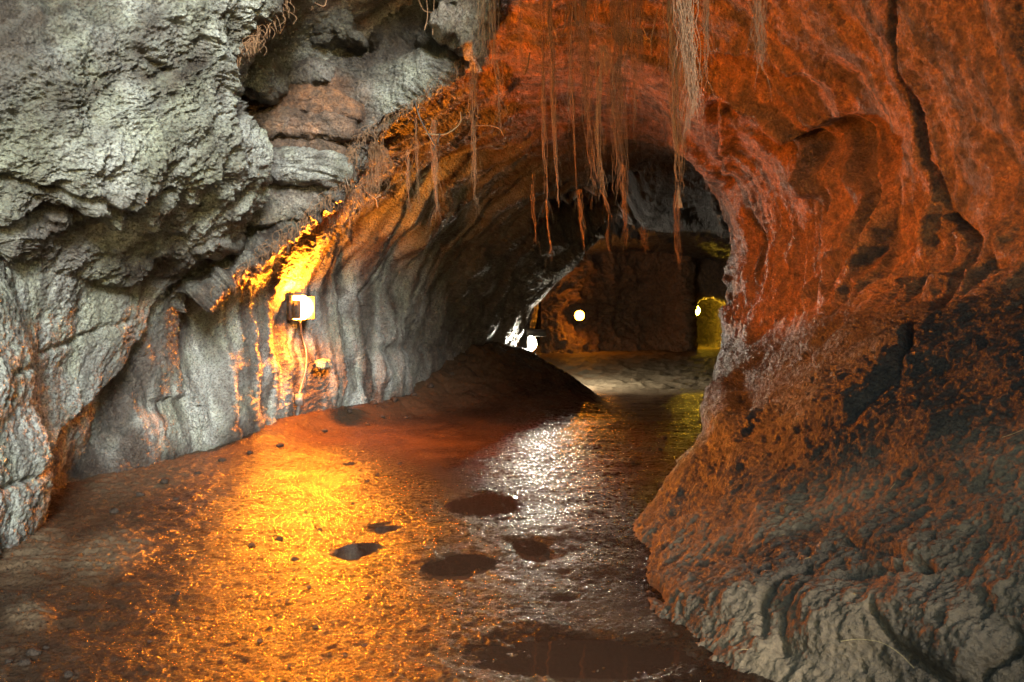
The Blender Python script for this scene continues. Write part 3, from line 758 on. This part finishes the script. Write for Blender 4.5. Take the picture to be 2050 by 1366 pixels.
# ------------------------------------------------------------------ roots
def strand_bundle(path, n, spread, rad, taper=.4, jit=.02, seg=26, seed=0):
    rg = np.random.default_rng(seed)
    base = smooth_path(path, seg)
    L = np.linalg.norm(base[0] - base[-1])
    parts = []
    tt = np.linspace(0, 1, seg)
    for k in range(n):
        off = rg.normal(size=3) * spread * 1.25 * np.array([1, .8, 0])
        ph = rg.uniform(0, 100, 3)
        q = np.stack([perlin(np.stack([tt * 5 + ph[0], tt * 0 + ph[1], tt * 0], -1)), perlin(np.stack([tt * 5 + ph[1], tt * 0 + ph[2], tt * 0], -1)), tt * 0], -1) * jit
        q2 = np.stack([perlin(np.stack([tt * 22 + ph[0], tt * 0 + ph[1], tt * 0 + 4], -1)), tt * 0, tt * 0], -1) * jit * .3
        end = rg.uniform(.55, 1.0) if k else 1.0
        st = rg.uniform(0, .25) if k > n * .6 else 0
        m = (tt <= end) & (tt >= st)
        if m.sum() < 4: continue
        fall = (1 - tt * .6)[:, None]
        P_ = (base + off * fall + q + q2)[m]
        r = rad * .72 * rg.uniform(.6, 1.3) * (1 - (1 - taper) * tt[m])
        parts.append(tube(P_, r, 4))
    return parts

def hairs(path, n, length, rad, seed, spread=1.0):
    rg = np.random.default_rng(seed)
    base = smooth_path(path, 60); parts = []
    for k in range(n):
        i = rg.integers(3, 58); a = rg.uniform(0, 2 * math.pi); L = length * rg.uniform(.4, 1.3)
        d_ = np.array([math.cos(a) * spread, math.sin(a) * spread * .6, 0])
        p0 = base[i]
        pts = [p0, p0 + d_ * L * .18 - [0, 0, L * .3], p0 + d_ * L * .3 - [0, 0, L * .7], p0 + d_ * L * .34 - [0, 0, L]]
        parts.append(tube(smooth_path(pts, 7), rad * np.linspace(1, .4, 7), 3))
    return parts

RG = 'roots hanging from the cave ceiling'
# pixel path, distance, strands, spread(m), radius(m), hairs, label, pale?
ROOTS = [
 ([(1165,-160),(1168,40),(1172,160),(1180,300),(1192,380)], 8.6, 26, .050, .004, 60, 'long dense dark root bundle, left half of the widest curtain'),
 ([(1214,150),(1206,92),(1198,130),(1197,220),(1200,330),(1212,410)], 8.3, 14, .025, .004, 30, 'tan root looped over at its top like a shepherd crook'),
 ([(1240,-160),(1240,20),(1236,130),(1236,250),(1242,350),(1246,412)], 8.4, 34, .055, .004, 70, 'widest curtain of dark fibrous roots reaching the black hollow'),
 ([(1346,-160),(1347,30),(1350,130),(1355,260),(1358,340),(1358,396)], 7.8, 20, .035, .005, 40, 'long dark root ending in a splayed straw coloured brush'),
 ([(1366,-160),(1368,0),(1374,90),(1385,180),(1391,236)], 5.6, 60, .034, .003, 80, 'thick brown fibrous column, the nearest of the hanging roots'),
 ([(1104,-160),(1104,40),(1108,130),(1112,250),(1118,350),(1119,416)], 8.8, 14, .018, .006, 30, 'rope like tan root with a small fork two thirds down'),
 ([(1084,-160),(1086,100),(1088,220),(1092,330),(1093,412)], 9.0, 8, .014, .005, 20, 'slim straight root left of the rope like root'),
 ([(1138,-160),(1139,40),(1142,130),(1148,250),(1153,350),(1158,420)], 8.9, 8, .014, .005, 20, 'knotted thin root between the rope like root and the dense bundle'),
 ([(986,-160),(988,40),(994,120),(1002,200),(1005,262)], 8.0, 8, .014, .004, 20, 'short blurred root just right of the ceiling spur'),
 ([(946,130),(946,200),(947,260),(949,330),(950,400)], 8.7, 10, .016, .004, 40, 'single fuzzy root hanging over the striped grey wall'),
 ([(872,240),(868,282),(872,330),(873,380),(873,434)], 9.2, 16, .016, .005, 50, 'orange lit hairy root hanging from a forked twig'),
 ([(832,230),(834,290),(836,350),(838,410)], 9.2, 6, .010, .004, 20, 'thin orange root left of the forked twig root'),
 ([(815,300),(816,340),(817,380),(819,424)], 9.3, 5, .008, .004, 12, 'short reddish root against the grey striped wall'),
 ([(1276,-160),(1277,0),(1282,100),(1289,190)], 8.2, 8, .016, .004, 16, 'greyish root ending high beside the Y shaped twig'),
 ([(1410,-160),(1412,20),(1412,80),(1416,170)], 6.2, 14, .014, .003, 26, 'faint narrow root right of the nearest brown column'),
 ([(1516,-160),(1518,0),(1522,80),(1527,145)], 5.8, 22, .022, .003, 30, 'short fuzzy root farthest right on the ceiling'),
 ([(1356,380),(1356,440),(1358,500),(1362,540)], 10.5, 10, .022, .004, 14, 'lower dim root hanging behind the splayed brush'),
 ([(1066,350),(1067,400),(1071,450),(1074,490)], 10.5, 4, .010, .004, 8, 'thin dim root at the left of the black hollow'),
 ([(1093,400),(1096,440),(1101,480),(1102,508)], 10.5, 5, .008, .005, 8, 'dim rope end below the slim straight root'),
 ([(1162,380),(1164,430),(1168,470),(1169,500)], 10.2, 8, .018, .004, 8, 'dim fibre bundle below the knotted thin root'),
 ([(1203,380),(1214,400),(1218,430),(1222,468)], 9.8, 5, .010, .006, 10, 'kinked brown root tip in front of the black hollow'),
 ([(1249,330),(1250,400),(1254,450),(1256,500)], 10.0, 10, .018, .004, 12, 'long tail of root below the widest curtain'),
 ([(1290,455),(1290,480),(1293,505)], 11.5, 8, .022, .004, 6, 'short faint root tuft on the far arch edge'),
 ([(1216,460),(1217,485),(1222,512)], 11.5, 6, .012, .004, 6, 'faint root tip beside the pale stone on the arch edge'),
 ([(960,-160),(962,0),(964,60),(968,110)], 7.6, 8, .018, .003, 24, 'short root curtain in front of the pale spur'),
 ([(714,270),(712,300),(713,330)], 9.0, 6, .010, .004, 12, 'short tuft hanging from the lip of the alcove'),
 ([(698,330),(697,360),(699,400)], 9.0, 5, .010, .003, 10, 'thin lit fibre at the left of the diagonal lip'),
 ([(762,250),(760,300),(757,340),(758,385)], 9.3, 5, .012, .004, 20, 'wiry orange root beside the top of the diagonal lip'),
 ([(744,270),(746,330),(748,372)], 9.3, 4, .010, .003, 16, 'fine root strands between lip and striped wall'),
]
for k, (pth, Y, n, spread, rad, nh, lab) in enumerate(ROOTS):
    pts = [at(x, y, Y) for x, y in pth]
    mat = ROOTP if k in (1, 3) else ROOT
    V, Fq = join(strand_bundle(pts, n, spread, rad, seed=k, jit=spread * 1.1 + .02))
    top = pts[0]
    ob = mesh_np('hanging_root', V - top, Fq, mat); ob.location = [float(c) for c in top]
    tag(ob, lab, 'root', RG)
    V, Fq = join(hairs(pts, nh, .22, .0016, 100 + k))
    mesh_np('root_hairs', V - top, Fq, ROOT, ob)['kind'] = 'stuff'
    if k == 3:
        rg = np.random.default_rng(5); parts = []
        e = pts[-1]
        for q in range(12):
            dx = rg.uniform(-.05, .07)
            parts.append(tube(smooth_path([e + [0, 0, .12], e + [dx * .3, 0, .0], e + [dx * .7, rg.uniform(-.03, .03), -.10]], 6), .0026, 4))
        V, Fq = join(parts); mesh_np('root_tip', V - top, Fq, ROOTP, ob)
rg = np.random.default_rng(77)
for k in range(34):
    x = rg.uniform(965, 1440); yb = rg.uniform(60, 330) if k % 3 else rg.uniform(40, 150); Y = rg.uniform(7.6, 10.2)
    dx = rg.normal() * 6
    pts = [at(x, -150, Y), at(x + dx * .3, yb * .3, Y), at(x + dx, yb * .7, Y), at(x + dx * 1.2, yb, Y)]
    top = pts[0]
    V, Fq = join(strand_bundle(pts, int(rg.integers(2, 6)), .008, .0035, seed=300 + k, jit=.03))
    ob = mesh_np('thin_root', V - top, Fq, ROOT); ob.location = [float(c) for c in top]
    tag(ob, 'thin dark rootlet dangling among the larger hanging roots', 'root', 'thin rootlets among the hanging roots')
    V, Fq = join(hairs(pts, 12, .12, .0014, 400 + k)); mesh_np('root_hairs', V - top, Fq, ROOT, ob)['kind'] = 'stuff'
TW = 'bare twigs among the roots'
TWIGS = [
 ([[(1287,55),(1296,75),(1303,82),(1304,112)],[(1317,18),(1310,50),(1303,82)]], 8.4, .006, ROOTP, 'pale Y shaped twig dangling among the roots'),
 ([[(1325,100),(1318,130),(1305,148),(1285,160)]], 8.4, .004, ROOTP, 'thin curved twig below the Y shaped twig'),
 ([[(828,195),(840,235),(858,270),(872,292),(877,282),(880,268)],[(872,292),(868,300)]], 8.9, .009, DARKMETAL, 'dark bent stick leaning off the diagonal lip'),
 ([[(922,225),(922,245),(905,262),(885,270),(850,268)]], 9.0, .009, ROOTP, 'pale forked twig arching left over the striped wall'),
 ([[(950,252),(980,252),(1000,258),(1008,272)]], 8.8, .006, ROOT, 'thin arched twig right of the fuzzy root'),
 ([[(1060,105),(1056,130),(1050,150)]], 9.4, .012, ROOT, 'short reddish twig clinging to the ceiling'),
 ([[(720,370),(738,388),(752,398),(756,415)],[(752,398),(762,390)]], 9.6, .009, ROOT, 'orange forked root tip below the diagonal lip'),
 ([[(1134,20),(1128,60),(1118,70)],[(1108,55),(1118,85)]], 8.7, .004, ROOTP, 'slender crossed twigs above the rope like root'),
 ([[(1232,130),(1226,160),(1232,185)]], 8.2, .004, ROOTP, 'short pale twig caught in the looped root'),
 ([[(550,60),(560,68),(572,40),(575,10),(570,-40)],[(540,30),(553,50),(560,68)]], 7.4, .007, ROOT, 'curled brown root dangling off the edge of the overhang'),
 ([[(612,-20),(618,10),(624,20),(632,-10)],[(628,5),(650,12),(655,-20)]], 7.8, .006, ROOT, 'looped thin root at the top edge above the alcove'),
 ([[(838,0),(850,22),(880,26)],[(852,-20),(856,30),(850,60)],[(870,-20),(866,70)]], 8.5, .005, ROOT, 'tangled thin roots left of the ceiling spur'),
]
for k, (ls, Y, rad, mat, lab) in enumerate(TWIGS):
    top = at(*ls[0][0], Y)
    V, Fq = join([tube(smooth_path([at(x, y, Y - .01 * i * (-1) ** i) for i, (x, y) in enumerate(l)], 6 * len(l)), rad, 6) for l in ls])
    ob = mesh_np('twig', V - top, Fq, mat); ob.location = [float(c) for c in top]
    tag(ob, lab, 'twig', TW)
# fringe of fine rootlets along rock lips (uncountable)
def fringe(name, line, Y0, Y1, n, L, seed, mat, down=True):
    rg = np.random.default_rng(seed); P_ = smooth_path([(x, y, 0) for x, y in line], 200); parts = []
    for k in range(n):
        i = rg.integers(0, 200); f = i / 199
        p0 = at(P_[i, 0] + rg.normal() * 7, P_[i, 1] + rg.normal() * 6, Y0 + (Y1 - Y0) * f - .05 + rg.normal() * .05)
        l = L * rg.uniform(.3, 1.4); dx = rg.normal() * .45 * l; dy = -abs(rg.normal()) * .3 * l
        parts.append(tube(smooth_path([p0, p0 + [dx * .6, dy, -l * .2], p0 + [dx, dy * 1.3, -l * .6], p0 + [dx * rg.uniform(.3, 1.2), dy, -l]], 8), .0032 * np.linspace(1, .5, 8), 3))
    V, Fq = join(parts); o = mesh_np(name, V, Fq, mat)
    o['kind'] = 'stuff'
fringe('rootlets', [(985,20),(930,115),(840,195),(720,278),(690,355),(600,446),(510,515),(410,590)], 8.95, 8.8, 650, .11, 3, ROOT)
fringe('rootlets', [(575,-10),(520,62),(500,82),(462,120),(445,160)], 7.0, 7.1, 260, .10, 4, ROOT)
fringe('rootlets', [(720,278),(760,300),(740,360),(690,400),(640,440)], 9.3, 10.0, 500, .2, 5, ROOT)

# ------------------------------------------------------------------ pebbles and straws
def pebble_mesh(seed):
    import bmesh
    bm = bmesh.new(); bmesh.ops.create_icosphere(bm, subdivisions=3, radius=1)
    co = np.array([v.co[:] for v in bm.verts]); co = co * np.array([1, .8, .6])
    co = co * (1 + .35 * fbm(co * 1.1 + seed * 7, 2) + .10 * ridged(co * 2.6 + seed, 2))[:, None]
    for v, c in zip(bm.verts, co): v.co = Vector(c)
    me = bpy.data.meshes.new('pebble'); bm.to_mesh(me); bm.free()
    for p_ in me.polygons: p_.use_smooth = True
    me.materials.append(PEBBLE); return me
PM = [pebble_mesh(k) for k in range(6)]
def on_floor(x, y):
    Y = EYE * F / (y - CY); X = (x - CX) / F * Y; return X, Y, floor_z(X, Y)
def pebble(x, y, rpx, label, group, name='pebble', k=0):
    X, Y, Z = on_floor(x, y); r = rpx / F * Y
    ob = bpy.data.objects.new(name, PM[k % 6]); COL.objects.link(ob)
    ob.location = (X, Y, Z + r * .22); ob.scale = (r, r, r); ob.rotation_euler = (0, 0, k * 1.7)
    tag(ob, label, 'stone', group)
LS = 'stones by the foot of the left wall'
for k, (x, y, r, lab) in enumerate([(68,1318,14,'rounded stone in the bottom left corner, largest of its cluster'),(18,1332,9,'small stone at the very left edge of the floor'),
        (50,1336,11,'flat stone just below the largest corner stone'),(138,1356,10,'lone dark stone at the bottom edge right of the corner cluster'),(92,1302,7,'little stone behind the corner cluster')]):
    pebble(x, y, r, lab, LS, 'stone', k)
for k, (x, y) in enumerate([(426,1300),(425,1265),(308,1230),(486,1140),(380,1115),(500,1205),(660,1306),(690,1309),(608,1243),(632,1255),(560,1207),(575,1206),(618,1181),(504,1092),(470,1025),(690,930),(755,955),(702,930),(735,965),(800,930),(560,1080),(540,1160),(590,1120),(640,1060),(705,1010),(612,1025),(300,1290),(355,1200),(450,1180),(395,1240),(520,1280),(580,1330),(730,1290),(760,1230),(815,1215),(1290,870),(1320,905),(1265,930),(1215,960),(1330,880)]):
    pebble(x, y, random.uniform(3.5, 7), 'small dark pebble scattered on the wet mud floor', 'pebbles scattered on the mud floor', 'pebble', k)
for k, (x, y, r) in enumerate([(748,838,7),(790,832,9),(828,826,6),(700,852,6),(765,846,5),(862,820,8),(905,812,6),(735,858,5),(650,872,6),(812,842,5),(560,900,8),(500,915,6),(445,930,9),(395,955,7),(330,975,10),(280,1000,8),(230,1030,11),(352,1002,6)]):
    pebble(x, y, r, 'dark earth clod at the foot of the left wall', 'earth clods along the foot of the left wall', 'clod', k)
SG = 'dry straws on the right bank'
for k, (l, lab) in enumerate([([(1683,1284),(1720,1280),(1765,1287),(1800,1308),(1830,1338)],'longest pale straw arching over the lower right bank'),
        ([(2006,876),(2030,868),(2052,858)],'pale straw at the right edge of the bank'),([(1782,980),(1788,972),(1792,968)],'short yellow straw on the brown bank'),
        ([(1480,1302),(1490,1300),(1498,1301)],'faint straw on the mud at the foot of the bank'),([(1810,840),(1820,842),(1828,839)],'short white straw on the upper bank'),
        ([(1612,1118),(1617,1117),(1622,1116)],'tiny yellow straw near the middle of the bank'),([(1560,1072),(1566,1071),(1572,1069)],'tiny pale straw left on the bank')]):
    pts = []
    for x, y in l:
        s_ = surf(x, y); pts.append(at(x, y, s_[1] - .03))
    top = pts[0]; V, Fq = join([tube(smooth_path(pts, 16), (.0012), 5)])
    ob = mesh_np('straw', V - top, Fq, STRAW); ob.location = [float(c) for c in top]; tag(ob, lab, 'straw', SG)

# ------------------------------------------------------------------ light, sky, camera
SUN_DIR = np.array([.34, -.90, .31]); SUN_DIR /= np.linalg.norm(SUN_DIR)   # towards the sun
w = bpy.data.worlds.new('World'); SC.world = w; w.use_nodes = True
nt = w.node_tree; bg = nt.nodes['Background']
sky = nt.nodes.new('ShaderNodeTexSky'); sky.sky_type = 'NISHITA'; sky.sun_disc = False
sky.sun_elevation = math.asin(SUN_DIR[2]); sky.sun_rotation = math.atan2(SUN_DIR[0], SUN_DIR[1])
mx = nt.nodes.new('ShaderNodeMix'); mx.data_type = 'RGBA'; mx.blend_type = 'MULTIPLY'; mx.inputs[0].default_value = 1
nt.links.new(sky.outputs[0], mx.inputs[6]); mx.inputs[7].default_value = (1.0, 1.07, .86, 1)   # sky filtered by the forest at the mouth
nt.links.new(mx.outputs[2], bg.inputs[0]); bg.inputs[1].default_value = .15
sd = bpy.data.lights.new('sun', 'SUN'); sd.energy = 3.8; sd.angle = math.radians(12); sd.color = (1, .99, .95)
so = bpy.data.objects.new('sun', sd); COL.objects.link(so)
so.rotation_euler = Vector(SUN_DIR).to_track_quat('Z', 'Y').to_euler()

cam = bpy.data.cameras.new('camera'); co = bpy.data.objects.new('camera', cam); COL.objects.link(co)
co.location = (0, 0, EYE); co.rotation_euler = (math.radians(90), 0, 0)
cam.sensor_width = 36; cam.lens = 36 * F / 2050; cam.shift_y = -(683 - CY) / 2050
cam.clip_end = 500; cam.clip_start = .05
SC.camera = co
SC.view_settings.view_transform = 'Standard'; SC.view_settings.look = 'None'
SC.view_settings.gamma = 1; SC.view_settings.exposure = 1.33
SC.cycles.use_denoising = True
SC.cycles.max_bounces = 6; SC.cycles.diffuse_bounces = 4; SC.cycles.glossy_bounces = 3
SC.cycles.sample_clamp_indirect = 6
